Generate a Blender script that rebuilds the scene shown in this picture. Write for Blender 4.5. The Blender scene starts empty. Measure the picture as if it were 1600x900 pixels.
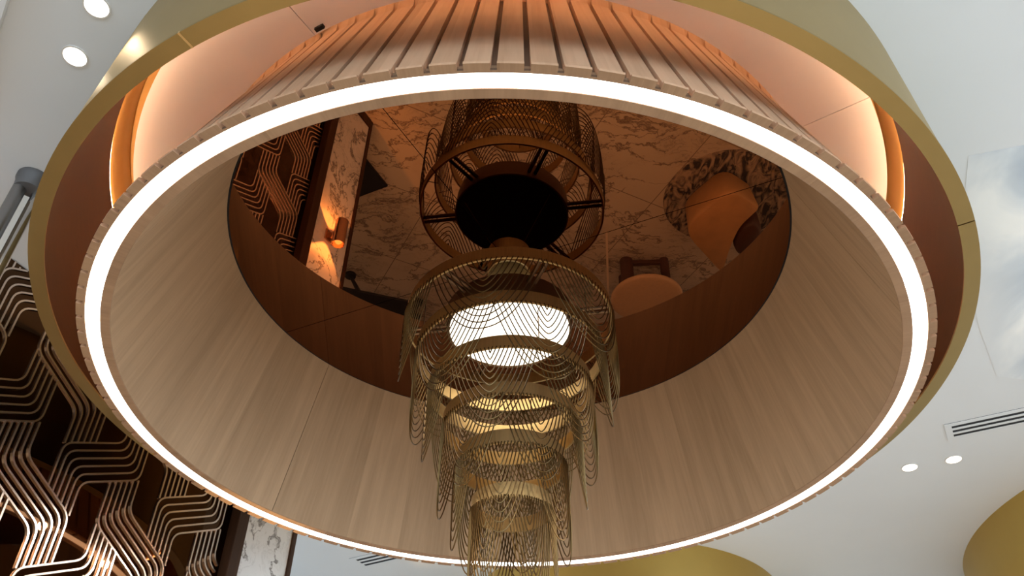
import bpy, bmesh, math, random
from math import sin, cos, pi, radians, atan2, hypot, sqrt
from mathutils import Matrix, Vector
random.seed(4)
SC = bpy.context.scene
COL = SC.collection
EYE = 0.73                      # camera height above the floor (m)
R = 1.5                         # outer radius of the light ring
CX, CY = 0.0, 2.83374            # axis of the big canopy
Z = lambda h: h * R + EYE       # canopy height (in ring radii above the eye) -> world z
CEIL = Z(1.72466)
MIR = Z(1.70659)

# ------------------------------------------------------------------ materials
def nm(name):
    m = bpy.data.materials.new(name); m.use_nodes = True
    nt = m.node_tree; nt.nodes.clear()
    o = nt.nodes.new('ShaderNodeOutputMaterial')
    b = nt.nodes.new('ShaderNodeBsdfPrincipled')
    nt.links.new(b.outputs[0], o.inputs[0])
    return m, nt, b
def N(nt, t, **kw):
    n = nt.nodes.new(t)
    for k, v in kw.items():
        if k in n.inputs: n.inputs[k].default_value = v
        else: setattr(n, k, v)
    return n
def L(nt, a, b): nt.links.new(a, b)
def plain(name, col, rough=0.5, metal=0.0, var=0.06, scale=6.0, bump=0.0, aniso=0.0, spec=0.5):
    m, nt, b = nm(name)
    b.inputs['Roughness'].default_value = rough
    b.inputs['Metallic'].default_value = metal
    b.inputs['Specular IOR Level'].default_value = spec
    if aniso: b.inputs['Anisotropic'].default_value = aniso
    tc = N(nt, 'ShaderNodeTexCoord')
    nz = N(nt, 'ShaderNodeTexNoise', Scale=scale, Detail=3.0)
    L(nt, tc.outputs['Object'], nz.inputs['Vector'])
    rp = N(nt, 'ShaderNodeValToRGB')
    rp.color_ramp.elements[0].position = .3; rp.color_ramp.elements[1].position = .7
    rp.color_ramp.elements[0].color = (*[c * (1 - var) for c in col], 1)
    rp.color_ramp.elements[1].color = (*[min(1, c * (1 + var)) for c in col], 1)
    L(nt, nz.outputs['Fac'], rp.inputs['Fac']); L(nt, rp.outputs[0], b.inputs['Base Color'])
    if bump:
        bp = N(nt, 'ShaderNodeBump', Strength=bump, Distance=.01)
        L(nt, nz.outputs['Fac'], bp.inputs['Height']); L(nt, bp.outputs[0], b.inputs['Normal'])
    return m
def emit(name, col, st):
    m, nt, b = nm(name)
    b.inputs['Base Color'].default_value = (.8, .8, .8, 1)
    b.inputs['Emission Color'].default_value = (*col, 1)
    b.inputs['Emission Strength'].default_value = st
    return m
def wood(name, lo, hi, boards=30.0, seam=0.0, rough=.6):
    """long grain along V, boards across U (UV map: u = turns round, v = metres along)"""
    m, nt, b = nm(name)
    uv = N(nt, 'ShaderNodeUVMap'); sp = N(nt, 'ShaderNodeSeparateXYZ'); L(nt, uv.outputs[0], sp.inputs[0])
    mu = N(nt, 'ShaderNodeMath', operation='MULTIPLY'); mu.inputs[1].default_value = boards; L(nt, sp.outputs[0], mu.inputs[0])
    fl = N(nt, 'ShaderNodeMath', operation='FLOOR'); L(nt, mu.outputs[0], fl.inputs[0])
    wn = N(nt, 'ShaderNodeTexWhiteNoise', noise_dimensions='1D'); L(nt, fl.outputs[0], wn.inputs['W'])
    cu = N(nt, 'ShaderNodeMath', operation='MULTIPLY'); cu.inputs[1].default_value = 9.0; L(nt, sp.outputs[0], cu.inputs[0])
    cb = N(nt, 'ShaderNodeCombineXYZ'); L(nt, cu.outputs[0], cb.inputs[0]); L(nt, sp.outputs[1], cb.inputs[1]); L(nt, wn.outputs['Value'], cb.inputs[2])
    mp = N(nt, 'ShaderNodeMapping'); mp.inputs['Scale'].default_value = (14, 1.1, 9); L(nt, cb.outputs[0], mp.inputs[0])
    n1 = N(nt, 'ShaderNodeTexNoise', Scale=1.0, Detail=6.0, Roughness=.6, Distortion=.6); L(nt, mp.outputs[0], n1.inputs['Vector'])
    mp2 = N(nt, 'ShaderNodeMapping'); mp2.inputs['Scale'].default_value = (90, 3.0, 9); L(nt, cb.outputs[0], mp2.inputs[0])
    n2 = N(nt, 'ShaderNodeTexNoise', Scale=1.0, Detail=4.0, Roughness=.6); L(nt, mp2.outputs[0], n2.inputs['Vector'])
    ad = N(nt, 'ShaderNodeMath', operation='MULTIPLY_ADD'); ad.inputs[1].default_value = .45
    L(nt, n2.outputs['Fac'], ad.inputs[0]); L(nt, n1.outputs['Fac'], ad.inputs[2])
    a2 = N(nt, 'ShaderNodeMath', operation='MULTIPLY_ADD'); a2.inputs[1].default_value = .22
    L(nt, wn.outputs['Value'], a2.inputs[0]); L(nt, ad.outputs[0], a2.inputs[2])
    rp = N(nt, 'ShaderNodeValToRGB'); e = rp.color_ramp.elements
    e[0].position = .45; e[0].color = (*lo, 1); e[1].position = 1.15; e[1].position = 1.0; e[1].color = (*hi, 1)
    L(nt, a2.outputs[0], rp.inputs[0])
    L(nt, rp.outputs[0], b.inputs['Base Color'])
    b.inputs['Roughness'].default_value = rough; b.inputs['Specular IOR Level'].default_value = .28
    bp = N(nt, 'ShaderNodeBump', Strength=.12, Distance=.004); L(nt, n2.outputs['Fac'], bp.inputs['Height']); L(nt, bp.outputs[0], b.inputs['Normal'])
    return m
def brushed(name, col, rough=.32, axis=(60, 60, 2), var=.12):
    m, nt, b = nm(name)
    tc = N(nt, 'ShaderNodeTexCoord'); mp = N(nt, 'ShaderNodeMapping'); mp.inputs['Scale'].default_value = axis
    L(nt, tc.outputs['Object'], mp.inputs[0])
    nz = N(nt, 'ShaderNodeTexNoise', Scale=2.0, Detail=4.0); L(nt, mp.outputs[0], nz.inputs['Vector'])
    rp = N(nt, 'ShaderNodeValToRGB')
    rp.color_ramp.elements[0].color = (*[c * (1 - var) for c in col], 1); rp.color_ramp.elements[1].color = (*[min(1, c * (1 + var)) for c in col], 1)
    L(nt, nz.outputs['Fac'], rp.inputs[0]); L(nt, rp.outputs[0], b.inputs['Base Color'])
    b.inputs['Metallic'].default_value = 1.0; b.inputs['Roughness'].default_value = rough
    return m
def marble(name, base, vein, tile=None, scale=1.0, grout=(.3, .25, .2), rough=.25, tile_rot=0.0, dens=.5):
    m, nt, b = nm(name)
    tc = N(nt, 'ShaderNodeTexCoord')
    n0 = N(nt, 'ShaderNodeTexNoise', Scale=1.3 * scale, Detail=5.0, Roughness=.6); L(nt, tc.outputs['Object'], n0.inputs['Vector'])
    mx = N(nt, 'ShaderNodeMix', data_type='VECTOR'); mx.inputs[0].default_value = .32
    L(nt, tc.outputs['Object'], mx.inputs[4]); L(nt, n0.outputs['Color'], mx.inputs[5])
    def veins(sc, w, seedv):
        mp = N(nt, 'ShaderNodeMapping'); mp.inputs['Location'].default_value = (seedv, seedv * 2, 0)
        mp.inputs['Rotation'].default_value = (0.4, .3, .6 + seedv); mp.inputs['Scale'].default_value = (.75, 2.3, 1.2)
        L(nt, mx.outputs[1], mp.inputs[0])
        v = N(nt, 'ShaderNodeTexNoise', Scale=sc * scale, Detail=8.0, Roughness=.6, Distortion=.5); L(nt, mp.outputs[0], v.inputs['Vector'])
        s = N(nt, 'ShaderNodeMath', operation='SUBTRACT'); s.inputs[1].default_value = .5; L(nt, v.outputs['Fac'], s.inputs[0])
        a = N(nt, 'ShaderNodeMath', operation='ABSOLUTE'); L(nt, s.outputs[0], a.inputs[0])
        r = N(nt, 'ShaderNodeMapRange'); r.inputs[1].default_value = 0; r.inputs[2].default_value = w; r.inputs[3].default_value = 1; r.inputs[4].default_value = 0
        L(nt, a.outputs[0], r.inputs[0]); return r.outputs[0]
    v1 = veins(1.6, .022, 1.0); v2 = veins(4.5, .03, 3.7)
    n3 = N(nt, 'ShaderNodeTexNoise', Scale=.9 * scale, Detail=3.0); L(nt, tc.outputs['Object'], n3.inputs['Vector'])
    r3 = N(nt, 'ShaderNodeMapRange'); r3.inputs[1].default_value = .42; r3.inputs[2].default_value = .68; L(nt, n3.outputs['Fac'], r3.inputs[0])
    m2 = N(nt, 'ShaderNodeMath', operation='MULTIPLY'); L(nt, v2, m2.inputs[0]); L(nt, r3.outputs[0], m2.inputs[1])
    m3 = N(nt, 'ShaderNodeMath', operation='MULTIPLY'); m3.inputs[1].default_value = dens; L(nt, m2.outputs[0], m3.inputs[0])
    mm = N(nt, 'ShaderNodeMath', operation='MAXIMUM'); L(nt, v1, mm.inputs[0]); L(nt, m3.outputs[0], mm.inputs[1])
    m4 = N(nt, 'ShaderNodeMath', operation='MULTIPLY'); m4.inputs[1].default_value = .85; L(nt, mm.outputs[0], m4.inputs[0])
    cloud = N(nt, 'ShaderNodeMix', data_type='RGBA'); cloud.inputs[6].default_value = (*base, 1); cloud.inputs[7].default_value = (*[c * .8 for c in base], 1)
    L(nt, r3.outputs[0], cloud.inputs[0])
    mc = N(nt, 'ShaderNodeMix', data_type='RGBA'); L(nt, m4.outputs[0], mc.inputs[0]); L(nt, cloud.outputs[2], mc.inputs[6]); mc.inputs[7].default_value = (*vein, 1)
    out = mc.outputs[2]
    if tile:
        mp = N(nt, 'ShaderNodeMapping'); mp.inputs['Rotation'].default_value = (0, 0, tile_rot); L(nt, tc.outputs['Object'], mp.inputs[0])
        br = N(nt, 'ShaderNodeTexBrick', offset=0.0); br.inputs['Scale'].default_value = 1.0; br.inputs['Mortar Size'].default_value = .004
        br.inputs['Brick Width'].default_value = tile; br.inputs['Row Height'].default_value = tile
        L(nt, mp.outputs[0], br.inputs['Vector'])
        mg = N(nt, 'ShaderNodeMix', data_type='RGBA'); L(nt, br.outputs['Fac'], mg.inputs[0]); L(nt, out, mg.inputs[6]); mg.inputs[7].default_value = (*grout, 1)
        out = mg.outputs[2]
    L(nt, out, b.inputs['Base Color'])
    b.inputs['Roughness'].default_value = rough
    return m

M = {}
M['ceiling'] = plain('ceiling_paint', (.74, .76, .80), .9, var=.02, scale=1.5)
M['white'] = plain('white_paint', (.75, .73, .71), .8, var=.02)
M['soffit'] = plain('soffit_paint', (.80, .73, .75), .85, var=.02, scale=2)
M['wood_in'] = wood('oak_lining', (.31, .195, .11), (.46, .30, .178), boards=34)
M['wood_out'] = wood('oak_slats', (.45, .25, .14), (.61, .355, .215), boards=117)
M['wood_rim'] = wood('oak_rim', (.24, .14, .08), (.36, .22, .13), boards=40)
M['groove'] = plain('groove_shade', (.17, .095, .055), .7)  # slat wood darkened to paint the shade inside the grooves
M['cove'] = plain('cove_amber_glow', (.55, .27, .06), .6)  # amber of the LED glow put into the wall and cap colour
M['brass'] = brushed('satin_brass', (.42, .31, .145), .5, (3, 3, 3), .05)
M['gold'] = brushed('brass_warm_tint', (.56, .38, .11), .42, (3, 3, 3), .06)  # same brass for the far drums, warm reflected light put into the colour
M['brass_rim'] = brushed('brass_rim', (.36, .255, .10), .45, (6, 6, 6), .06)
M['liner'] = brushed('copper_brown_liner', (.12, .046, .018), .52, (3, 3, 40), .12)
M['brass_band'] = brushed('brushed_brass_band', (.66, .46, .21), .36, (90, 90, 2), .2)
M['chain'] = brushed('brass_bead_chain', (.165, .10, .04), .40, (40, 40, 40), .1)
M['bronze'] = brushed('dark_bronze', (.20, .12, .07), .35, (10, 10, 10), .1)
M['black'] = plain('matt_black', (.012, .011, .012), .6)
M['gap'] = plain('shadow_gap_black', (.01, .006, .005), .9)
M['ring_light'] = emit('ring_light_diffuser', (1, .93, .84), 3.6)
M['lamp'] = emit('lamp_diffuser', (1, .88, .70), 2.3)
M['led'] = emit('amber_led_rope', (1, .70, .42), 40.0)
M['down'] = emit('downlight_lens', (1, .90, .78), 2.4)
M['steel'] = brushed('brushed_steel', (.33, .32, .32), .35, (40, 40, 2), .1)
M['chrome'] = brushed('polished_chrome', (.62, .60, .58), .12, (20, 20, 1), .04)
M['cap'] = plain('grey_metal_cap', (.17, .165, .17), .5, .6)
M['offwhite'] = plain('off_white_strip', (.62, .57, .52), .5)
M['rose'] = brushed('polished_rose_gold', (.98, .84, .75), .27, (30, 30, 30), .05)
M['post'] = wood('dark_walnut', (.022, .008, .003), (.05, .019, .007), boards=3, rough=.5)
M['marble'] = marble('white_marble', (.74, .74, .75), (.10, .085, .08), None, 1.6)
M['floor'] = marble('veined_marble_floor', (.68, .60, .50), (.13, .08, .05), .9, 1.5, (.26, .2, .15), .4, -.45, .9)
M['tan'] = plain('tan_leather', (.60, .33, .14), .55, var=.08, scale=9, bump=.08)
M['sand'] = plain('sand_upholstery', (.72, .48, .28), .75, var=.05, scale=30, bump=.1)
M['brownleather'] = plain('dark_brown_leather', (.075, .028, .016), .5, var=.1)
M['darkwood'] = plain('dark_stained_wood', (.10, .045, .03), .5, var=.1)
M['inlay'] = plain('pale_inlay', (.95, .78, .58), .4)
M['copper'] = brushed('polished_copper', (.72, .40, .24), .10, (20, 20, 2), .05)
M['copper_in'] = emit('sconce_lamp', (1, .72, .38), 18.0)
M['slot'] = plain('slot_black', (.02, .02, .025), .8)
M['glassframe'] = plain('window_frame_grey', (.2, .2, .21), .4, .5)

def mirror_mat(name, col, rough=0.0):
    m, nt, b = nm(name)
    b.inputs['Metallic'].default_value = 1; b.inputs['Roughness'].default_value = rough
    tc = N(nt, 'ShaderNodeTexCoord'); nz = N(nt, 'ShaderNodeTexNoise', Scale=.7); L(nt, tc.outputs['Object'], nz.inputs['Vector'])
    rp = N(nt, 'ShaderNodeValToRGB')
    rp.color_ramp.elements[0].color = (*[c * .97 for c in col], 1); rp.color_ramp.elements[1].color = (*[c * 1.03 for c in col], 1)
    L(nt, nz.outputs['Fac'], rp.inputs[0]); L(nt, rp.outputs[0], b.inputs['Base Color'])
    return m
M['mirror'] = mirror_mat('bronze_mirror', (.175, .069, .028))
M['mirror_edge'] = plain('mirror_bevel', (.45, .36, .28), .2, .8)
M['backglass'] = mirror_mat('dark_bronze_glass', (.09, .047, .024), .03)

def rug_mat():
    m, nt, b = nm('mottled_rug')
    tc = N(nt, 'ShaderNodeTexCoord')
    mp = N(nt, 'ShaderNodeMapping'); mp.inputs['Scale'].default_value = (1.0, .45, 1); L(nt, tc.outputs['Object'], mp.inputs[0])
    nz = N(nt, 'ShaderNodeTexNoise', Scale=11.0, Detail=5.0, Distortion=2.2); L(nt, mp.outputs[0], nz.inputs['Vector'])
    rp = N(nt, 'ShaderNodeValToRGB'); e = rp.color_ramp.elements
    e[0].position = .40; e[0].color = (.055, .045, .045, 1); e[1].position = .62; e[1].color = (.50, .40, .31, 1)
    L(nt, nz.outputs['Fac'], rp.inputs[0]); L(nt, rp.outputs[0], b.inputs['Base Color']); b.inputs['Roughness'].default_value = .95
    return m
M['rug'] = rug_mat()
def cloud_mat():
    m, nt, b = nm('cloud_mural_print')
    tc = N(nt, 'ShaderNodeTexCoord')
    mp = N(nt, 'ShaderNodeMapping'); mp.inputs['Scale'].default_value = (1.5, 1.0, 1); mp.inputs['Rotation'].default_value = (0, 0, .5); L(nt, tc.outputs['Object'], mp.inputs[0])
    nz = N(nt, 'ShaderNodeTexNoise', Scale=1.5, Detail=4.5, Roughness=.5, Distortion=.6); L(nt, mp.outputs[0], nz.inputs['Vector'])
    rp = N(nt, 'ShaderNodeValToRGB'); e = rp.color_ramp.elements
    e[0].position = .40; e[0].color = (.46, .54, .65, 1); e[1].position = .66; e[1].color = (1.0, 1.0, 1.0, 1)
    q = rp.color_ramp.elements.new(.52); q.color = (.70, .76, .84, 1)
    L(nt, nz.outputs['Fac'], rp.inputs[0]); b.inputs['Roughness'].default_value = .9
    # the print thins out to bare ceiling paint towards its ragged left and lower edge
    sp = N(nt, 'ShaderNodeSeparateXYZ'); L(nt, tc.outputs['Object'], sp.inputs[0])
    ma = N(nt, 'ShaderNodeMath', operation='MULTIPLY_ADD'); ma.inputs[1].default_value = .876; ma.inputs[2].default_value = -.876 * 1.82 + .483 * 2.46
    L(nt, sp.outputs[0], ma.inputs[0])
    mb = N(nt, 'ShaderNodeMath', operation='MULTIPLY_ADD'); mb.inputs[1].default_value = -.483; L(nt, sp.outputs[1], mb.inputs[0]); L(nt, ma.outputs[0], mb.inputs[2])
    mc = N(nt, 'ShaderNodeMath', operation='MULTIPLY_ADD'); mc.inputs[1].default_value = .35; L(nt, nz.outputs['Fac'], mc.inputs[0]); L(nt, mb.outputs[0], mc.inputs[2])
    mr = N(nt, 'ShaderNodeMapRange'); mr.inputs[1].default_value = .16; mr.inputs[2].default_value = .42; L(nt, mc.outputs[0], mr.inputs[0])
    mx = N(nt, 'ShaderNodeMix', data_type='RGBA'); mx.inputs[6].default_value = (.74, .76, .80, 1); L(nt, mr.outputs[0], mx.inputs[0]); L(nt, rp.outputs[0], mx.inputs[7])
    L(nt, mx.outputs[2], b.inputs['Base Color'])
    return m
M['cloud'] = cloud_mat()

# ------------------------------------------------------------------ object helpers
def empty(name, loc, label, cat, group=None, rot=(0, 0, 0)):
    o = bpy.data.objects.new(name, None); COL.objects.link(o); o.location = loc; o.rotation_euler = rot
    o.empty_display_size = .1
    o['label'] = label; o['category'] = cat
    if group: o['group'] = group
    return o
def tag(o, label, cat, group=None):
    o['label'] = label; o['category'] = cat
    if group: o['group'] = group
    return o
class MB:
    """collects shapes (local coordinates) into one mesh"""
    def __init__(s): s.v = []; s.f = []; s.uv = {}; s.mi = []; s.cur = 0
    def add(s, vs, fs, uvs=None):
        b = len(s.v); s.v += [tuple(v) for v in vs]
        for i, f in enumerate(fs):
            s.f.append([b + k for k in f]); s.mi.append(s.cur)
            if uvs: s.uv[len(s.f) - 1] = uvs[i]
    def box(s, c, d, rz=0.0):
        cx, cy, cz = c; dx, dy, dz = [q / 2 for q in d]
        vs = []
        for z in (-dz, dz):
            for x, y in ((-dx, -dy), (dx, -dy), (dx, dy), (-dx, dy)):
                vs.append((cx + x * cos(rz) - y * sin(rz), cy + x * sin(rz) + y * cos(rz), cz + z))
        s.add(vs, [(3, 2, 1, 0), (4, 5, 6, 7), (0, 1, 5, 4), (1, 2, 6, 5), (2, 3, 7, 6), (3, 0, 4, 7)])
    def lathe(s, prof, n=96, c=(0, 0, 0), a0=0.0, a1=2 * pi, close=False, ucount=1.0):
        """prof: (r, z) list; full turn or an arc; close joins last profile point to the first"""
        full = abs((a1 - a0) - 2 * pi) < 1e-6
        cols = n if full else n + 1
        vs = []
        for i in range(cols):
            a = a0 + (a1 - a0) * i / n
            for r, z in prof: vs.append((c[0] + r * sin(a), c[1] - r * cos(a), c[2] + z))
        k = len(prof); fs = []; uvs = []
        ln = [0]
        for j in range(1, k): ln.append(ln[-1] + hypot(prof[j][0] - prof[j - 1][0], prof[j][1] - prof[j - 1][1]))
        kk = k if close else k - 1
        for i in range(n):
            i2 = (i + 1) % cols
            for j in range(kk):
                j2 = (j + 1) % k
                fs.append((i * k + j, i2 * k + j, i2 * k + j2, i * k + j2))
                u0 = (a0 + (a1 - a0) * i / n) / (2 * pi); u1 = (a0 + (a1 - a0) * (i + 1) / n) / (2 * pi)
                v0 = ln[j]; v1 = ln[j2] if j2 else ln[j] + .05
                uvs.append(((u0, v0), (u1, v0), (u1, v1), (u0, v1)))
        if close and not full:
            fs.append(tuple(range(k - 1, -1, -1))); uvs.append([(0, 0)] * k)
            b = n * k; fs.append(tuple(b + q for q in range(k))); uvs.append([(0, 0)] * k)
        s.add(vs, fs, uvs)
    def tube(s, pts, r, n=6, cap=True, closed=False):
        pts = [Vector(p) for p in pts]; m = len(pts)
        vs = []; prev = None
        for i, p in enumerate(pts):
            if closed: t = (pts[(i + 1) % m] - pts[i - 1]).normalized()
            else: t = (pts[min(i + 1, m - 1)] - pts[max(i - 1, 0)]).normalized()
            if prev is None:
                up = Vector((0, 0, 1)) if abs(t.z) < .9 else Vector((1, 0, 0))
                a = t.cross(up).normalized()
            else:
                a = (prev - t * prev.dot(t)).normalized()
            prev = a; b = t.cross(a)
            rr = r[i] if isinstance(r, (list, tuple)) else r
            for k in range(n):
                q = 2 * pi * k / n
                vs.append(p + (a * cos(q) + b * sin(q)) * rr)
        fs = []
        for i in range(m if closed else m - 1):
            i2 = (i + 1) % m
            for k in range(n): fs.append((i * n + k, i * n + (k + 1) % n, i2 * n + (k + 1) % n, i2 * n + k))
        if cap and not closed:
            fs.append(tuple(range(n - 1, -1, -1))); fs.append(tuple((m - 1) * n + k for k in range(n)))
        s.add(vs, fs)
    def prism(s, poly, z0, z1):
        n = len(poly); vs = [(x, y, z0) for x, y in poly] + [(x, y, z1) for x, y in poly]
        s.add(vs, [tuple(range(n - 1, -1, -1)), tuple(range(n, 2 * n))] + [(i, (i + 1) % n, n + (i + 1) % n, n + i) for i in range(n)])
    def build(s, name, mat, parent=None, loc=(0, 0, 0), smooth=False, bevel=0.0, sharp=35):
        me = bpy.data.meshes.new(name); me.from_pydata(s.v, [], s.f)
        mats = mat if isinstance(mat, (list, tuple)) else [mat]
        for q in mats: me.materials.append(q)
        uvl = me.uv_layers.new(name='UVMap')
        for p in me.polygons:
            if s.mi[p.index] < len(mats): p.material_index = s.mi[p.index]
            u = s.uv.get(p.index)
            for j, li in enumerate(p.loop_indices):
                if u: uvl.data[li].uv = u[j]
                else:
                    co = s.v[me.loops[li].vertex_index]; uvl.data[li].uv = (co[0] * .12 + co[1] * .12, co[2])
        me.validate()
        bm = bmesh.new(); bm.from_mesh(me)
        bmesh.ops.recalc_face_normals(bm, faces=bm.faces[:])
        if smooth:
            for f in bm.faces: f.smooth = True
            for e in bm.edges:
                if len(e.link_faces) == 2 and e.calc_face_angle(0) > radians(sharp): e.smooth = False
        bm.to_mesh(me); bm.free()
        o = bpy.data.objects.new(name, me); COL.objects.link(o); o.location = loc
        if parent: o.parent = parent
        if bevel:
            bv = o.modifiers.new('bevel', 'BEVEL'); bv.width = bevel; bv.segments = 2; bv.limit_method = 'ANGLE'
        return o
def struct(o): o['kind'] = 'structure'; return o

# ================================================================== camera
p_pitch, p_roll, p_yaw = 0.70646, 0.02086, -0.00580
fw = Vector((0, cos(p_pitch), sin(p_pitch))); up = Vector((0, -sin(p_pitch), cos(p_pitch))); rt = Vector((1, 0, 0))
r2 = rt * cos(p_roll) + up * sin(p_roll); u2 = -rt * sin(p_roll) + up * cos(p_roll)
rz = Matrix.Rotation(p_yaw, 3, 'Z'); r2, u2, fw = rz @ r2, rz @ u2, rz @ fw
cam = bpy.data.cameras.new('camera'); co = bpy.data.objects.new('camera', cam); COL.objects.link(co)
cam.sensor_width = 36; cam.lens = 31.158; cam.clip_start = .05
mw = Matrix((r2, u2, -fw)).transposed().to_4x4(); mw.translation = Vector((0, 0, EYE)); co.matrix_world = mw
SC.camera = co

# ================================================================== setting
XL, XR, YB, YF = -6.5, 8.0, -4.5, 12.0
AZ = radians(28); WD = Vector((sin(AZ), cos(AZ), 0)); WN = Vector((cos(AZ), -sin(AZ), 0)); WOFF = -3.2780
def wp(u, v, out=0.0):
    """point on the screen wall: u metres along, v metres above the eye, out metres into the room"""
    q = WD * u + WN * (WOFF + out); return Vector((q.x, q.y, v + EYE))
WROT = atan2(WD.y, WD.x)

b = MB(); b.box(((XL + XR) / 2, (YB + YF) / 2, -.05), (XR - XL, YF - YB, .1)); struct(b.build('floor', M['floor']))
# ceiling with the round opening of the canopy
hx, hy, hr = CX - .0086 * R, CY, 1.110 * R
b = MB(); n = 128; rr = 2.6
ring_in = [(hx + hr * sin(2 * pi * i / n), hy - hr * cos(2 * pi * i / n)) for i in range(n)]
sq = []
for i in range(n):
    a = 2 * pi * i / n; dx, dy = sin(a), -cos(a); k = 1 / max(abs(dx), abs(dy)); sq.append((hx + rr * k * dx, hy + rr * k * dy))
T = .12
for z, flip in ((CEIL, 1), (CEIL + T, 0)):
    vs = [(x, y, z) for x, y in ring_in] + [(x, y, z) for x, y in sq]
    b.add(vs, [(i, (i + 1) % n, n + (i + 1) % n, n + i) for i in range(n)])
vs = [(x, y, CEIL) for x, y in ring_in] + [(x, y, CEIL + T) for x, y in ring_in]
b.add(vs, [(i, (i + 1) % n, n + (i + 1) % n, n + i) for i in range(n)])
for x0, x1, y0, y1 in ((XL, hx - rr, YB, YF), (hx + rr, XR, YB, YF), (hx - rr, hx + rr, YB, hy - rr), (hx - rr, hx + rr, hy + rr, YF)):
    b.box(((x0 + x1) / 2, (y0 + y1) / 2, CEIL + T / 2), (x1 - x0, y1 - y0, T))
struct(b.build('ceiling', M['ceiling']))
# far wall, window walls (behind the camera, to the right, and added on the left)
H = CEIL
b = MB(); b.box(((XL + XR) / 2, YF + .06, H / 2), (XR - XL, .12, H)); struct(b.build('wall_far', M['white']))
def window_wall(name, a, c, cnt):
    ax, ay = a; cx_, cy_ = c; d = hypot(cx_ - ax, cy_ - ay); rz_ = atan2(cy_ - ay, cx_ - ax); mx_, my_ = (ax + cx_) / 2, (ay + cy_) / 2
    m = MB(); m.box((mx_, my_, .1), (d, .12, .2), rz_); m.box((mx_, my_, H - .1), (d, .12, .2), rz_)
    for i in range(cnt + 1):
        t = i / cnt; m.box((ax + (cx_ - ax) * t, ay + (cy_ - ay) * t, H / 2), (.09, .1, H - .4), rz_)
    m.box((mx_, my_, 2.5), (d, .07, .06), rz_)
    struct(m.build(name, M['glassframe']))
window_wall('window_1', (XL, YB - .06), (XR, YB - .06), 7)
window_wall('window_added', (XL - .06, YB), (XL - .06, YF), 8)  # unseen left windows, added to bring more light to that side
window_wall('window_2', (XR + .06, YB), (XR + .06, YF), 8)
# the partition that carries the screen and the marble: a slab along the wall line
U0, U1 = -3.0, 3.665
def slab(u0, u1, v0, v1, o0, o1):
    q = [wp(u0, 0, o0), wp(u1, 0, o0), wp(u1, 0, o1), wp(u0, 0, o1)]
    m = MB(); m.prism([(p.x, p.y) for p in q], v0, v1); return m
struct(slab(-2.2, 3.242, 0, H, -.14, -.03).build('wall_screen', M['white']))
struct(slab(3.242, U1 - .03, 0, H, -.14, 0.0).build('wall_marble', M['marble']))
struct(slab(U1 - .03, U1, 0, H, -.145, .012).build('trim_1', M['post']))
struct(slab(3.244, U1 - .031, 0, .09, .001, .014).build('baseboard_left', M['post']))
# lowered bulkhead at the window side on the left
b = MB(); e0 = Vector((-1.661, 1.635)); ed = Vector((-.565, .825)); en = Vector((-.825, -.565))
q_ = [e0 - ed * 3, e0 + ed * .45, e0 + ed * .45 + en * .6, e0 - ed * 3 + en * .6]
b.prism([(p.x, p.y) for p in q_], CEIL - .05, CEIL - .002); struct(b.build('trim_2', M['ceiling']))

# ================================================================== brass drum (the outer shell of the canopy)
BX, BY = CX - .0076 * R, CY
TX, TY = -.0020, -.00895
zr = Z(1.32423)
drum = empty('brass_drum', (BX, BY, CEIL), 'huge round brass drum hanging from the ceiling around the wooden canopy', 'ceiling drum', rot=(TY, -TX, 0))
dz = lambda h: Z(h) - CEIL
b = MB(); b.lathe([(1.1415 * R, dz(1.3280)), (1.1180 * R, dz(1.7247) + .02), (1.1085 * R, dz(1.7247) + .02), (1.1320 * R, dz(1.3280))], 256, close=True); 
shell = b.build('outer_shell', M['brass'], drum, smooth=True)
b = MB(); b.lathe([(1.1300 * R, dz(1.3280)), (1.1105 * R, dz(1.3280)), (1.0725 * R, dz(1.676)), (1.1080 * R, dz(1.676))], 256, close=True)
b.build('inner_liner', M['liner'], drum, smooth=True)
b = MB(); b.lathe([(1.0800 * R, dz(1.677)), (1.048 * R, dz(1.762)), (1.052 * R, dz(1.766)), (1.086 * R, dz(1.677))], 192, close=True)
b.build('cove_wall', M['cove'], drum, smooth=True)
b = MB()
for i in range(1):
    b.tube([(1.0755 * R * sin(2 * pi * k / 256), -1.0755 * R * cos(2 * pi * k / 256), dz(1.6802)) for k in range(256)], .0034, 8, closed=True)
b.build('led_rope', M['led'], drum, smooth=True)
# bottom rim in three segments with open joints
seams = [atan2(-.8655 - BX, CY - 1.376), atan2(1.430 - BX, CY - 1.976), radians(178)]
seams = sorted(seams)
for i in range(3):
    a0 = seams[i] + .0016; a1 = (seams[i + 1] if i < 2 else seams[0] + 2 * pi) - .0016
    b = MB(); b.lathe([(1.1090 * R, dz(1.32423)), (1.1433 * R, dz(1.32423)), (1.1433 * R, dz(1.3290)), (1.1090 * R, dz(1.3290))], 90, a0=a0, a1=a1, close=True)
    b.build('bottom_rim', M['brass_rim'], drum, smooth=True)
b = MB()
a = seams[0]
b.box((1.126 * R * sin(a), -1.126 * R * cos(a), dz(1.3266)), (.007, .052, .010), a)
b.build('seam_highlight', M['brass_band'], drum)  # brighter strip standing in for the highlight on this rim seam
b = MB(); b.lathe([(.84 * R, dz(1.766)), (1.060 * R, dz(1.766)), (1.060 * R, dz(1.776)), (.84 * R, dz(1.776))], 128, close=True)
b.build('top_cap', M['cove'], drum, smooth=True)

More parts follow.
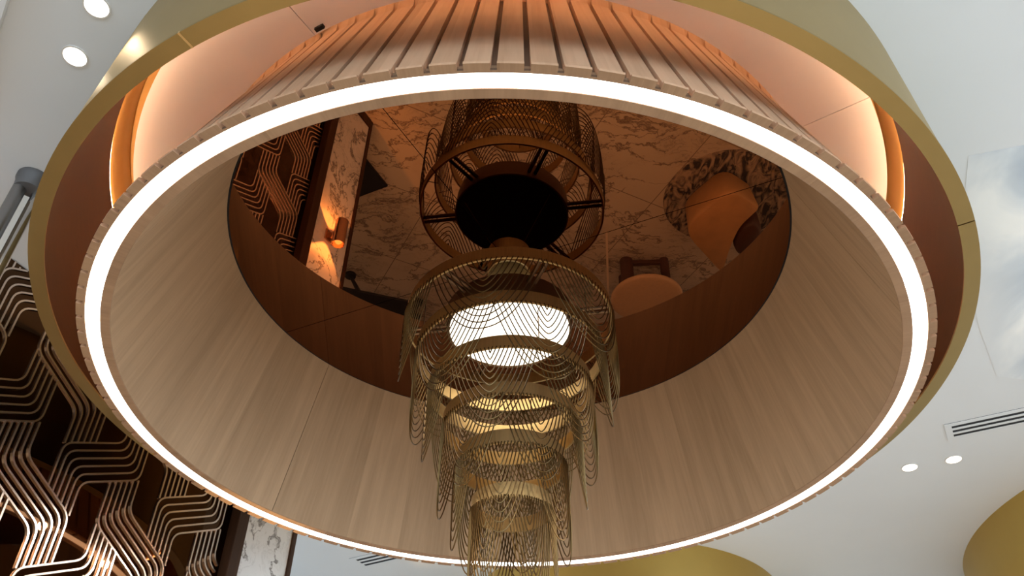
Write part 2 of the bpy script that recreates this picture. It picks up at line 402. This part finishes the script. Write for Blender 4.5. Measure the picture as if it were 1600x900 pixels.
# ================================================================== wooden canopy
can = empty('wooden_canopy', (CX, CY, MIR), 'round slatted oak canopy with a glowing ring light set in its rim', 'canopy')
cz = lambda h: Z(h) - MIR
HL = 1.22862
b = MB(); NS = 113; A00 = radians(-1.8756 - 3.1858 * .10)
def outer_skin():
    """one turn of slats with grooves: columns of (angle, inset)"""
    cols = []
    for i in range(NS):
        a = A00 + 2 * pi * i / NS; w = 2 * pi / NS
        cols += [(a, 1), (a + w * .20, 1), (a + w * .2001, 0), (a + w * .6, 0), (a + w * .9999, 0)]
    return cols
cols = outer_skin(); nc = len(cols)
rows = [(1.0194, HL), (1.0194, HL + .006), (1.0140, HL + .009), (.8525, 1.7073), (.8525, 1.7350)]
vs = []
for a, g in cols:
    for j, (r, h) in enumerate(rows):
        q = r - (.0140 if g and j < 4 else 0)
        vs.append((q * R * sin(a), -q * R * cos(a), cz(h)))
fs = []; uvs = []; k = len(rows)
ln = [0, .01, .02, .8, .85]
for i in range(nc):
    i2 = (i + 1) % nc
    groove = cols[i][1] and cols[i2][1]
    for j in range(k - 1):
        fs.append((i * k + j, i2 * k + j, i2 * k + j + 1, i * k + j + 1))
        u0 = cols[i][0] / (2 * pi) + .003; u1 = u0 + (1 / NS) * .3
        uvs.append(((u0, ln[j]), (u1, ln[j]), (u1, ln[j + 1]), (u0, ln[j + 1])))
b.add(vs, fs, uvs)
for i in range(nc):                       # groove faces take the darker material in place of their recessed shade
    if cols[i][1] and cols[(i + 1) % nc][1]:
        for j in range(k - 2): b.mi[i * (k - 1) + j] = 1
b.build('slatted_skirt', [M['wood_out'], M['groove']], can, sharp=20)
# flat rim: outer band (follows the notches) and inner band
b = MB(); vs = []
for a, g in cols:
    for r in (1.0005, 1.0194 - (.0140 if g else 0)): vs.append((r * R * sin(a), -r * R * cos(a), cz(HL)))
uvs = [(((cols[i][0]) / 2 / pi * .2, 0), (cols[i][0] / 2 / pi * .2, .03), (cols[i][0] / 2 / pi * .2 + .004, .03), (cols[i][0] / 2 / pi * .2 + .004, 0)) for i in range(nc)]
b.add(vs, [(2 * i, 2 * i + 1, 2 * ((i + 1) % nc) + 1, 2 * ((i + 1) % nc)) for i in range(nc)], uvs)
b.lathe([(1.0005 * R, cz(HL)), (1.0005 * R, cz(HL + .02))], 256)
b.build('outer_rim', M['wood_rim'], can)
b = MB(); b.lathe([(.9678 * R, cz(HL + .02)), (.9678 * R, cz(HL)), (.9475 * R, cz(HL)), (.9461 * R, cz(HL + .002))], 256)
b.build('inner_rim', M['wood_rim'], can)
b = MB(); b.lathe([(.9684 * R, cz(HL + .0015)), (1.0 * R, cz(HL + .0015)), (1.0 * R, cz(HL + .02)), (.9684 * R, cz(HL + .02))], 256, close=True)
b.build('ring_light', M['ring_light'], can, smooth=True)
# inner lining: three curved sheets with fine open joints
lj = sorted([atan2(-1.402, CY - 4.087), radians(65), radians(-55)])
for i in range(3):
    a0 = lj[i] + .0010; a1 = (lj[i + 1] if i < 2 else lj[0] + 2 * pi) - .0010
    b = MB(); b.lathe([(.9461 * R, cz(HL + .002)), (.7885 * R, cz(1.7078)), (.7985 * R, cz(1.7078)), (.9561 * R, cz(HL + .012))], 90, a0=a0, a1=a1, close=True)
    b.build('inner_lining', M['wood_in'], can, smooth=True)
b = MB(); b.lathe([(.963 * R, cz(HL + .021)), (.801 * R, cz(1.706)), (.806 * R, cz(1.706)), (.968 * R, cz(HL + .021))], 128, close=True)
b.build('backing', M['gap'], can, smooth=True)

# white soffit ring above the gap, in panels with fine joints
js = sorted([atan2(-.722, CY - 1.681), atan2(1.216, CY - 1.9915), radians(122), radians(-122), radians(180)])
for i in range(5):
    a0 = js[i] + .0012; a1 = (js[i + 1] if i < 4 else js[0] + 2 * pi) - .0012
    b = MB(); b.lathe([(.847 * R, cz(1.735)), (1.0375 * R, cz(1.735)), (1.0375 * R, cz(1.745)), (.847 * R, cz(1.745))], 64, a0=a0, a1=a1, close=True)
    b.build('soffit_panel', M['soffit'], can, smooth=True)

b = MB(); a = atan2(-.66, 1.13)
b.box((.866 * R * sin(a), -.866 * R * cos(a), cz(1.7262)), (.034, .014, .012), a); b.build('access_slot', M['gap'], can)
# ================================================================== bronze mirror on the ceiling of the canopy: four quarter panels
mir = empty('bronze_mirror', (CX, CY, MIR), 'round bronze tinted mirror on the ceiling inside the wooden canopy', 'mirror')
s0 = atan2(1.042, -(2.306 - CY))          # azimuth of one seam (from the near side)
s1 = atan2(-.458, -(2.036 - CY))
qs = sorted([s0, s1, s0 + pi, s1 + pi])
for i in range(4):
    a0 = qs[i]; a1 = qs[i + 1] if i < 3 else qs[0] + 2 * pi
    g = .0015
    b = MB(); mrad = .7828 * R; nn = 64
    # quarter disc, pulled back from its joints by a hair
    mid = (a0 + a1) / 2; sh = g / sin((a1 - a0) / 2)
    ox, oy = sh * sin(mid), -sh * cos(mid)
    e = math.asin(g / mrad)
    poly = [(ox, oy)] + [(mrad * sin(a0 + e + (a1 - a0 - 2 * e) * k / nn), -mrad * cos(a0 + e + (a1 - a0 - 2 * e) * k / nn)) for k in range(nn + 1)]
    b.prism(poly, 0, .006)
    b.build('mirror_panel', M['mirror'], mir)
b = MB(); b.lathe([(0.0001, .008), (.795 * R, .008), (.795 * R, .02), (.0001, .02)], 128)
b.build('mirror_backing', M['gap'], mir)

# ================================================================== chandelier
TILT = math.atan(.022 / .822)
ch = empty('tiered_chandelier', (CX + 0.0, CY, MIR), 'six tier brass ring chandelier draped with chain swags under the bronze mirror', 'chandelier', rot=(0, -TILT, 0))
b = MB(); b.lathe([(.0001, -.07), (.087, -.07), (.091, -.066), (.091, -.0002), (.0001, -.0002)], 64); canopy_cup = b.build('ceiling_cup', M['brass_band'], ch, smooth=True)
# lamp drum
b = MB(); b.lathe([(.241, -.370), (.251, -.373), (.2525, -.365), (.2565, -.286), (.254, -.2835), (.249, -.284)], 128); lampd = b.build('lamp_drum', M['bronze'], ch, smooth=True)
b = MB(); b.lathe([(.0001, -.383), (.11, -.381), (.20, -.377), (.241, -.370), (.241, -.364), (.0001, -.364)], 96); b.build('lamp_diffuser', M['lamp'], lampd, smooth=True)
b = MB(); b.lathe([(.0001, -.284), (.251, -.284), (.251, -.288), (.0001, -.288)], 96); b.build('lamp_lid', M['black'], lampd, smooth=True)
for i in range(6):
    a = radians(19 + 60 * i); b = MB()
    for s in (-1, 1):
        ox, oy = cos(a) * .014 * s, sin(a) * .014 * s
        b.tube([(.254 * sin(a) + ox, -.254 * cos(a) + oy, -.315), (.413 * sin(a) + ox, -.413 * cos(a) + oy, -.315)], .0085, 8)
    b.build('spoke', M['bronze'], ch, smooth=True)
for i in range(3):
    a = radians(49 + 120 * i)
    b = MB(); b.tube([(.077 * sin(a), -.077 * cos(a), -.068), (.22 * sin(a), -.22 * cos(a), -.285)], .0013, 5); b.build('suspension_cable', M['bronze'], ch, smooth=True)
TR = [.4170, .3670, .3100, .2512, .1965, .1401]
TZ = [-.349, -.518, -.680, -.839, -1.000, -1.171]
PH = [-14, 20, -14, 22, -12, 22]
def strand(r, a_c, hw, sag, z0):
    n_ = 26; pts = []
    for i in range(n_ + 1):
        t = -1 + 2 * i / n_
        t = math.copysign(1 - (1 - abs(t)) ** 1.25, t)          # more points near the ends
        x = abs(t)
        pw = 1.25 + .95 * min(1, sag / .36); drop = sag * (1 - x ** pw)
        a_ = a_c + hw * t
        rad = r + .004 * sin(pi * min(1, drop / max(sag, 1e-4)) * .5)
        pts.append((rad * sin(a_), -rad * cos(a_), z0 - drop))
    return pts
for t in range(6):
    r, z = TR[t], TZ[t]
    b = MB(); b.lathe([(r, z), (r, z + .054), (r - .008, z + .054), (r - .008, z)], 128, close=True)
    ring = b.build('tier_ring', M['brass_band'], ch, smooth=True)
    nst = (12, 12, 12, 11, 10, 9)[t]
    smax = .330
    hw0 = radians(31)
    for k in range(6):
        ac = radians(PH[t] + 60 * k)
        b = MB()
        rr_ = r + .003 + (.004 if k % 2 else 0)
        for q in range(nst):
            hw = hw0 * (q + .5) / (nst - .5)
            sg = .030 + (smax - .030) * (q / (nst - 1)) ** 1.0
            b.tube(strand(rr_, ac, hw, sg, z + .004), .0024, 5, cap=False)
        b.build('chain_swag', M['chain'], ring, smooth=True)
    if t:
        for k in range(3):
            a = radians(PH[t] + 33 + 120 * k); rp_, zp = TR[t - 1] - .01, TZ[t - 1]
            b = MB(); b.tube([((r - .006) * sin(a), -(r - .006) * cos(a), z + .055), ((r - .006) * sin(a), -(r - .006) * cos(a), zp + .02), (rp_ * sin(a), -rp_ * cos(a), zp + .03)], .0022, 5)
            b.build('support_rod', M['bronze'], ring, smooth=True)

# ================================================================== lattice screen on the wall
scr = empty('lattice_screen', wp(1.5, -EYE, 0), 'rose gold lattice of interlocking lines over dark bronze glass on the left wall', 'screen')
SL = scr.location.copy()
def loc(v): return v - SL
q = [wp(-2.2, 0, -.028), wp(3.165, 0, -.028), wp(3.165, 0, -.016), wp(-2.2, 0, -.016)]
b = MB(); b.prism([(p.x - SL.x, p.y - SL.y) for p in q], .03, H - .001); b.build('glass_panel', M['backglass'], scr)
q = [wp(3.165, 0, -.028), wp(3.240, 0, -.028), wp(3.240, 0, .045), wp(3.165, 0, .045)]
b = MB(); b.prism([(p.x - SL.x, p.y - SL.y) for p in q], 0, H - .001); b.build('side_post', M['post'], scr, bevel=.004)
A_, D_ = .285, .0285
U00, QV = 1.8265, .567
def fillet(pts, r):
    out = [pts[0]]
    for i in range(1, len(pts) - 1):
        p0, p1, p2 = Vector(pts[i - 1]), Vector(pts[i]), Vector(pts[i + 1])
        d0 = (p0 - p1); d2 = (p2 - p1); rr_ = min(r, d0.length * .45, d2.length * .45)
        s_, e_ = p1 + d0.normalized() * rr_, p1 + d2.normalized() * rr_
        for k in range(6):
            t = k / 5; out.append(tuple(s_ * (1 - t) ** 2 + p1 * 2 * t * (1 - t) + e_ * t * t))
    out.append(pts[-1]); return out
UMIN, UMAX, VMIN, VMAX = -2.2, 3.150, -EYE + .03, H - EYE - .004
def clip(pts):
    """cut a polyline to the panel; returns pieces"""
    dense = []
    for i in range(len(pts) - 1):
        a_, c_ = Vector(pts[i]), Vector(pts[i + 1]); m_ = max(1, int((c_ - a_).length / .012))
        for k in range(m_): dense.append(a_ + (c_ - a_) * k / m_)
    dense.append(Vector(pts[-1])); runs = []; cur = []
    for p in dense:
        if UMIN <= p.x <= UMAX and VMIN <= p.y <= VMAX: cur.append(p)
        else:
            if len(cur) > 1: runs.append(cur)
            cur = []
    if len(cur) > 1: runs.append(cur)
    res = []
    for r_ in runs:                       # drop collinear points again
        o_ = [r_[0]]
        for i in range(1, len(r_) - 1):
            d1 = (r_[i] - o_[-1]).normalized(); d2 = (r_[i + 1] - r_[i]).normalized()
            if d1.dot(d2) < .99995: o_.append(r_[i])
        o_.append(r_[-1]); res.append(o_)
    return res
def ribbon(b, pts, w, o0, o1):
    n_ = len(pts); vs = []
    for i, p in enumerate(pts):
        d = (pts[min(i + 1, n_ - 1)] - pts[max(i - 1, 0)]).normalized(); nn_ = Vector((-d.y, d.x)) * (w / 2)
        for s_, o_ in ((1, o0), (1, o1), (-1, o1), (-1, o0)):
            q_ = p + nn_ * s_; vs.append(loc(wp(q_.x, q_.y, o_)))
    fs = []
    for i in range(n_ - 1):
        for k in range(4): fs.append((i * 4 + k, i * 4 + (k + 1) % 4, i * 4 + 4 + (k + 1) % 4, i * 4 + 4 + k))
    fs += [(3, 2, 1, 0), tuple((n_ - 1) * 4 + k for k in range(4))]
    b.add(vs, fs)
b = MB(); SLP = .516
for ci in range(-8, 4):
    for ri in range(-3, 6):
        u0 = U00 + 2 * A_ * ci; v0 = QV * ri - 2 * QV
        for k in range(6):
            of = D_ * k
            # descending band
            pts = [(of, 1.9115 + SLP * of), (of, 1.706 + .86 * of), (A_ + of, 1.559 + .86 * of), (A_ + of, 1.395 + SLP * of)]
            for run in clip(fillet([(x + u0, y + v0) for x, y in pts], .045)): ribbon(b, run, .0082, -.0165, -.008)
            # rising band
            pts = [(A_ + of, 1.681 + SLP * (5 * D_ - of)), (A_ + of, 1.962 - .86 * of), (2 * A_ + of, 2.109 - .86 * of), (2 * A_ + of, 2.273 - SLP * of)]
            for run in clip(fillet([(x + u0, y + v0) for x, y in pts], .045)): ribbon(b, run, .0082, -.0165, -.008)
b.build('lattice', M['rose'], scr)

# ================================================================== wall sconce on the marble
sc_ = empty('wall_sconce', wp(3.435, .785, 0), 'polished copper cylinder wall sconce glowing amber on the white marble strip', 'wall lamp')
S0 = sc_.location.copy()
c_ = wp(3.435, .785, .10) - S0
b = MB(); b.lathe([(.040, -.11), (.046, -.11), (.046, .11), (.040, .11)], 48, c=tuple(c_), close=True); sh = b.build('shade', M['copper'], sc_, smooth=True)
b = MB(); b.lathe([(.0001, -.01), (.036, -.01), (.036, .01), (.0001, .01)], 32, c=tuple(c_)); b.build('lamp', M['copper_in'], sh, smooth=True)
b = MB(); b.box(tuple((wp(3.435, .785, .03) - S0)), (.03, .06, .05), WROT); b.build('bracket', M['copper'], sc_)
b = MB(); b.box(tuple((wp(3.435, .785, .006) - S0)), (.09, .012, .09), WROT); b.build('wall_plate', M['copper'], sc_)

# ================================================================== column of two metal tubes
pl = empty('double_tube_column', (-1.893, 2.435, 0), 'slim grey and chrome twin tube column with a flared cap at the left ceiling', 'column')
ax = Vector((.80, .60, 0))                                   # across the column
def tube_col(off, r, m, z1):
    b = MB(); b.lathe([(r, .02), (r, z1)], 32, c=(ax.x * off, ax.y * off, 0)); return b.build('metal_tube', m, pl, smooth=True)
tube_col(-.030, .026, M['steel'], CEIL - .05); tube_col(.034, .020, M['chrome'], CEIL - .05)
b = MB(); b.box((ax.x * .006 + .012, ax.y * .006 - .016, (CEIL - .12) / 2), (.020, .02, CEIL - .12), atan2(ax.y, ax.x)); b.build('pale_strip', M['offwhite'], pl)
b = MB(); b.lathe([(.0001, CEIL - .001), (.064, CEIL - .001), (.064, CEIL - .02), (.058, CEIL - .035), (.055, CEIL - .075), (.0001, CEIL - .08)], 48); b.build('flared_cap', M['cap'], pl, smooth=True)
b = MB(); b.lathe([(.0001, .0005), (.08, .0005), (.08, .015), (.06, .03), (.0001, .03)], 48); b.build('base', M['cap'], pl, smooth=True)

# ================================================================== recessed downlights
DL = [(-1.381, 1.650, .0395, 'round recessed downlight in the white ceiling at the upper left, farther from the column'),
      (-1.5235, 1.849, .0395, 'round recessed downlight in the white ceiling nearer the column cap'),
      (2.358, 4.547, .042, 'round recessed downlight beside the ceiling slot vent, closer to the big brass drum'),
      (2.5725, 4.444, .042, 'round recessed downlight right below the ceiling slot vent')]
for x, y, r, lab in DL:
    t = empty('downlight', (x, y, CEIL), lab, 'downlight', 'recessed ceiling downlights')
    b = MB(); b.lathe([(r, -.0005), (r + .006, -.0005), (r + .006, -.004), (r, -.004)], 48, close=True); b.build('trim_ring', M['white'], t, smooth=True)
    b = MB(); b.lathe([(.0001, -.003), (r, -.003), (r, -.0005), (.0001, -.0005)], 48); b.build('lens', M['down'], t, smooth=True)

# ================================================================== linear slot vents
def vent(p0, d, length, pitch, lab):
    d = Vector(d).normalized(); nn_ = Vector((-d.y, d.x)); a_ = atan2(d.y, d.x)
    t = empty('slot_vent', (p0[0], p0[1], CEIL), lab, 'air vent', 'linear ceiling slot vents')
    # plate with three slots: four bars and two end strips over a dark box
    wslot = pitch * .56; W = pitch * 3 + pitch * .9
    b = MB(); c = d * (length / 2) 
    b.box((c.x, c.y, -.0012), (length + .07, W, .0016), a_); b.build('slot_backing', M['slot'], t)
    b = MB(); edges = [-W / 2] + sum([[(i - 1) * pitch - wslot / 2, (i - 1) * pitch + wslot / 2] for i in range(3)], []) + [W / 2]
    for i in range(0, 8, 2):
        y0, y1 = edges[i], edges[i + 1]; q = c + nn_ * ((y0 + y1) / 2); b.box((q.x, q.y, -.0032), (length, y1 - y0, .002), a_)
    for s_ in (-.0175, length + .0175):
        q = d * s_; b.box((q.x, q.y, -.0032), (.0349, W, .002), a_)
    b.build('vent_frame', M['ceiling'], t)
vent((2.447, 4.144), (.317, -.168), 1.1, .0465, 'long white three slot ceiling vent at the right edge above two downlights')
vent((-.998, 6.073), (.219, -.127), 1.1, .047, 'white three slot ceiling vent half hidden below the ring light')

# ================================================================== neighbouring brass drums
def far_drum(x, y, r, lab):
    t = empty('brass_drum', (x, y, CEIL), lab, 'ceiling drum', 'neighbouring brass ceiling drums')
    zb = (1.32423 - 1.72466) * R
    b = MB(); b.lathe([(r, -.0005), (r, zb), (r - .02, zb), (r - .02, -.0005)], 192, close=True); b.build('outer_shell', M['gold'], t, smooth=True)
    b = MB(); b.lathe([(r + .004, zb), (r - .048, zb), (r - .048, zb - .008), (r + .004, zb - .008)], 192, close=True); b.build('bottom_rim', M['brass_rim'], t, smooth=True)
    b = MB(); b.lathe([(.001, -.03), (r - .025, -.03)], 96); b.build('soffit_panel', M['soffit'], t, smooth=True)
far_drum(.956, 6.77, 1.17, 'brass ceiling drum seen just below the bottom of the ring light')
far_drum(4.787, 5.218, 1.711, 'brass ceiling drum cut off by the lower right corner')

# ================================================================== cloud mural on the ceiling
P4 = [(1.73, 2.195), (2.45, 1.96), (3.6, 3.1), (2.85, 3.68), (2.46, 3.62), (2.20, 3.22), (1.97, 2.80), (1.82, 2.46)]
cm = MB(); cm.prism(P4, CEIL - .0012, CEIL - .0004)
tag(cm.build('cloud_mural', M['cloud']), 'pale blue and white cloud mural on the ceiling at the right', 'mural')

# ================================================================== furniture on the floor, seen in the mirror
def soft_block(name, poly, z0, z1, mat, parent, rad=.05, lev=2, taper=1.0):
    b = MB(); cx_ = sum(p[0] for p in poly) / len(poly); cy_ = sum(p[1] for p in poly) / len(poly)
    n_ = len(poly); zs = [(z0, .94 * taper), (z0 + rad, 1 * taper), (z1 - rad, 1), (z1, .93)]
    vs = []
    for z, k in zs: vs += [(cx_ + (x - cx_) * k, cy_ + (y - cy_) * k, z) for x, y in poly]
    vs += [(cx_, cy_, z0), (cx_, cy_, z1 + .008)]
    fs = []
    for j in range(3):
        for i in range(n_): fs.append((j * n_ + i, j * n_ + (i + 1) % n_, (j + 1) * n_ + (i + 1) % n_, (j + 1) * n_ + i))
    for i in range(n_):
        fs.append((4 * n_, (i + 1) % n_, i)); fs.append((4 * n_ + 1, 3 * n_ + i, 3 * n_ + (i + 1) % n_))
    b.add(vs, fs); o = b.build(name, mat, parent, smooth=True, sharp=180)
    s_ = o.modifiers.new('sub', 'SUBSURF'); s_.levels = lev; s_.render_levels = lev
    return o
rg = MB(); rg.lathe([(.0001, .0005), (.565, .0005), (.565, .012), (.0001, .012)], 96); 
tag(rg.build('round_rug', M['rug'], loc=(1.95, 5.52, 0)), 'round mottled dark grey rug under the tan lounge chair', 'rug')
RZ = .012
O_ = (1.85, 5.52)
lc = empty('lounge_chair', (O_[0], O_[1], RZ), 'tan leather lounge chair with a dark brown cushion on the mottled round rug', 'chair')
rel = lambda pts: [(x - O_[0], y - O_[1]) for x, y in pts]
def round_poly(pts, rads):
    out = []; n_ = len(pts)
    for i in range(n_):
        p0, p1, p2 = Vector(pts[i - 1]), Vector(pts[i]), Vector(pts[(i + 1) % n_])
        a_, c_ = (p0 - p1), (p2 - p1); r_ = min(rads[i], a_.length * .45, c_.length * .45)
        s_, e_ = p1 + a_.normalized() * r_, p1 + c_.normalized() * r_
        for k in range(7):
            t = k / 6; q = s_ * (1 - t) ** 2 + p1 * 2 * t * (1 - t) + e_ * t * t; out.append((q.x, q.y))
    return out
def loft(name, poly, rows, mat, parent):
    """rows: (z, scale about the centre, shift y)"""
    n_ = len(poly); cx_ = sum(p[0] for p in poly) / n_; cy_ = sum(p[1] for p in poly) / n_
    b = MB(); vs = []
    for z, k, dy in rows: vs += [(cx_ + (x - cx_) * k, cy_ + (y - cy_) * k + dy, z) for x, y in poly]
    fs = [tuple(range(n_ - 1, -1, -1)), tuple((len(rows) - 1) * n_ + i for i in range(n_))]
    for j in range(len(rows) - 1):
        for i in range(n_): fs.append((j * n_ + i, j * n_ + (i + 1) % n_, (j + 1) * n_ + (i + 1) % n_, (j + 1) * n_ + i))
    b.add(vs, fs); return b.build(name, mat, parent, smooth=True, sharp=60)
top = rel([(1.49, 5.50), (1.82, 5.00), (2.11, 5.215), (1.99, 5.44), (1.96, 5.72), (1.96, 6.07)])
loft('seat_shell', round_poly(top, [.22, .20, .03, .10, .12, .06]), [(.06, .90, .07), (.07, .94, .06), (.36, .99, .005), (.40, 1.0, 0), (.42, .985, 0), (.43, .955, 0)], M['tan'], lc)
el = [(2.10 + .115 * cos(a), 5.62 + .21 * sin(a)) for a in [2 * pi * i / 28 for i in range(28)]]
loft('back_cushion', rel(el), [(.18, .8, 0), (.22, .95, 0), (.36, 1, 0), (.41, .94, 0), (.43, .8, 0)], M['brownleather'], lc)
for x, y in ((1.68, 5.52), (1.86, 5.26), (1.97, 5.40), (1.88, 5.86)):
    b = MB(); b.lathe([(.0001, 0), (.02, 0), (.024, .075), (.0001, .075)], 20, c=(x - O_[0], y - O_[1], 0)); b.build('foot', M['darkwood'], lc, smooth=True)
# round seat on dark timber legs
st = empty('round_stool', (1.32, 6.445, 0), 'sand coloured round seat on chunky dark wood legs beside the pale floor strip', 'stool')
circ_ = [(.345 * cos(2 * pi * i / 24), .342 * sin(2 * pi * i / 24)) for i in range(24)]
soft_block('seat', circ_, .40, .47, M['sand'], st, .02)
for x, y, r in ((1.148 - 1.32, 6.40 - 6.445, .063), (1.512 - 1.32, 6.375 - 6.445, .044), (-.17, .2, .05), (.17, .2, .05)):
    b = MB(); b.lathe([(.0001, 0), (r, 0), (r, .40), (.0001, .40)], 32, c=(x, y, 0)); b.build('leg', M['darkwood'], st, smooth=True)
b = MB(); b.box((.015, -.055, .03), (.33, .04, .045), -.07); b.build('stretcher', M['darkwood'], st, bevel=.004)
# pale inlay strip, black mat, black splayed-leg table
b = MB(); b.box((0, 0, .0015), (.020, 1.0, .003), -.118)
tag(b.build('floor_inlay', M['inlay'], loc=(.975, 6.50, 0)), 'thin pale inlay strip in the marble floor beside the round stool', 'inlay')
c0 = Vector((-1.102, 5.472)); d1 = Vector((-.460, -.888)); d2 = Vector((-.888, .460))
pp = [c0, c0 + d1 * .55, c0 + d1 * .55 + d2 * .7, c0 + d2 * .7]
b = MB(); b.prism([(p.x - c0.x, p.y - c0.y) for p in pp], .0005, .02)
tag(b.build('floor_mat', M['black'], loc=(c0.x, c0.y, 0)), 'black square floor mat past the end of the marble wall strip', 'mat')
tb = empty('side_table', (-1.22, 6.5, 0), 'black table with splayed legs standing past the marble wall strip', 'table')
TO = Vector((-1.22, 6.5)); e1 = Vector((.525, .154)).normalized(); e2 = Vector((-e1.y, e1.x)); k0 = Vector((-1.458, 6.075))
tp = [k0 - e1 * .04, k0 + e1 * .68, k0 + e1 * .68 + e2 * .95, k0 - e1 * .04 + e2 * .95]
b = MB(); b.prism([(p.x - TO.x, p.y - TO.y) for p in tp], .70, .725); b.build('table_top', M['black'], tb, bevel=.006)
for fx, fy, tx_, ty_ in ((-1.582, 6.705, -1.32, 6.26), (-.93, 7.10, -1.0, 6.85), (-1.70, 7.25, -1.60, 6.95), (-.98, 7.35, -1.08, 7.05)):
    b = MB(); b.tube([(fx - TO.x, fy - TO.y, .02), (tx_ - TO.x, ty_ - TO.y, .70)], [.016, .026], 12); lg = b.build('leg', M['black'], tb, smooth=True)
    b = MB(); b.lathe([(.0001, .0005), (.055, .0005), (.055, .03), (.02, .05), (.0001, .05)], 28, c=(fx - TO.x, fy - TO.y, 0)); b.build('foot_pad', M['black'], lg, smooth=True)

# ================================================================== light
w = bpy.data.worlds.new('daylight'); SC.world = w; w.use_nodes = True
bg = w.node_tree.nodes['Background']; bg.inputs[0].default_value = (.70, .87, 1.0, 1)
wn = w.node_tree; wt = N(wn, 'ShaderNodeTexCoord'); wd = N(wn, 'ShaderNodeVectorMath', operation='DOT_PRODUCT'); wd.inputs[1].default_value = (.70, -.62, .33)
L(wn, wt.outputs['Generated'], wd.inputs[0])
wr = N(wn, 'ShaderNodeMapRange'); wr.inputs[1].default_value = -.8; wr.inputs[2].default_value = .9; wr.inputs[3].default_value = 2.2; wr.inputs[4].default_value = 3.9
L(wn, wd.outputs['Value'], wr.inputs[0]); L(wn, wr.outputs[0], bg.inputs[1])
for x, y in [(d[0], d[1]) for d in DL]:
    l = bpy.data.lights.new('downlight_beam', 'SPOT'); l.energy = 5; l.color = (1, .80, .58); l.spot_size = radians(95); l.spot_blend = .6; l.shadow_soft_size = .03
    o = bpy.data.objects.new('downlight_beam', l); COL.objects.link(o); o.location = (x, y, CEIL - .012)
for i in range(20):
    a = 2 * pi * (i + .5) / 20
    l = bpy.data.lights.new('ring_light_beam', 'SPOT'); l.energy = 27; l.color = (1, .92, .81); l.spot_size = radians(160); l.spot_blend = .8; l.shadow_soft_size = .02
    o = bpy.data.objects.new('ring_light_beam', l); COL.objects.link(o); o.location = (CX + .985 * R * sin(a), CY - .985 * R * cos(a), Z(HL) - .012)
for s_ in (1, -1):
    l = bpy.data.lights.new('sconce_beam', 'SPOT'); l.energy = 60; l.color = (1, .58, .18); l.spot_size = radians(92); l.spot_blend = .15; l.shadow_soft_size = .008
    o = bpy.data.objects.new('sconce_beam', l); COL.objects.link(o); o.location = wp(3.42, .785 + s_ * .045, .036)
    o.rotation_euler = (0, 0, 0) if s_ < 0 else (pi, 0, 0)

vs_ = SC.view_settings
vs_.view_transform = 'Standard'; vs_.look = 'None'; vs_.gamma = 1; vs_.use_curve_mapping = False; vs_.exposure = 0.14
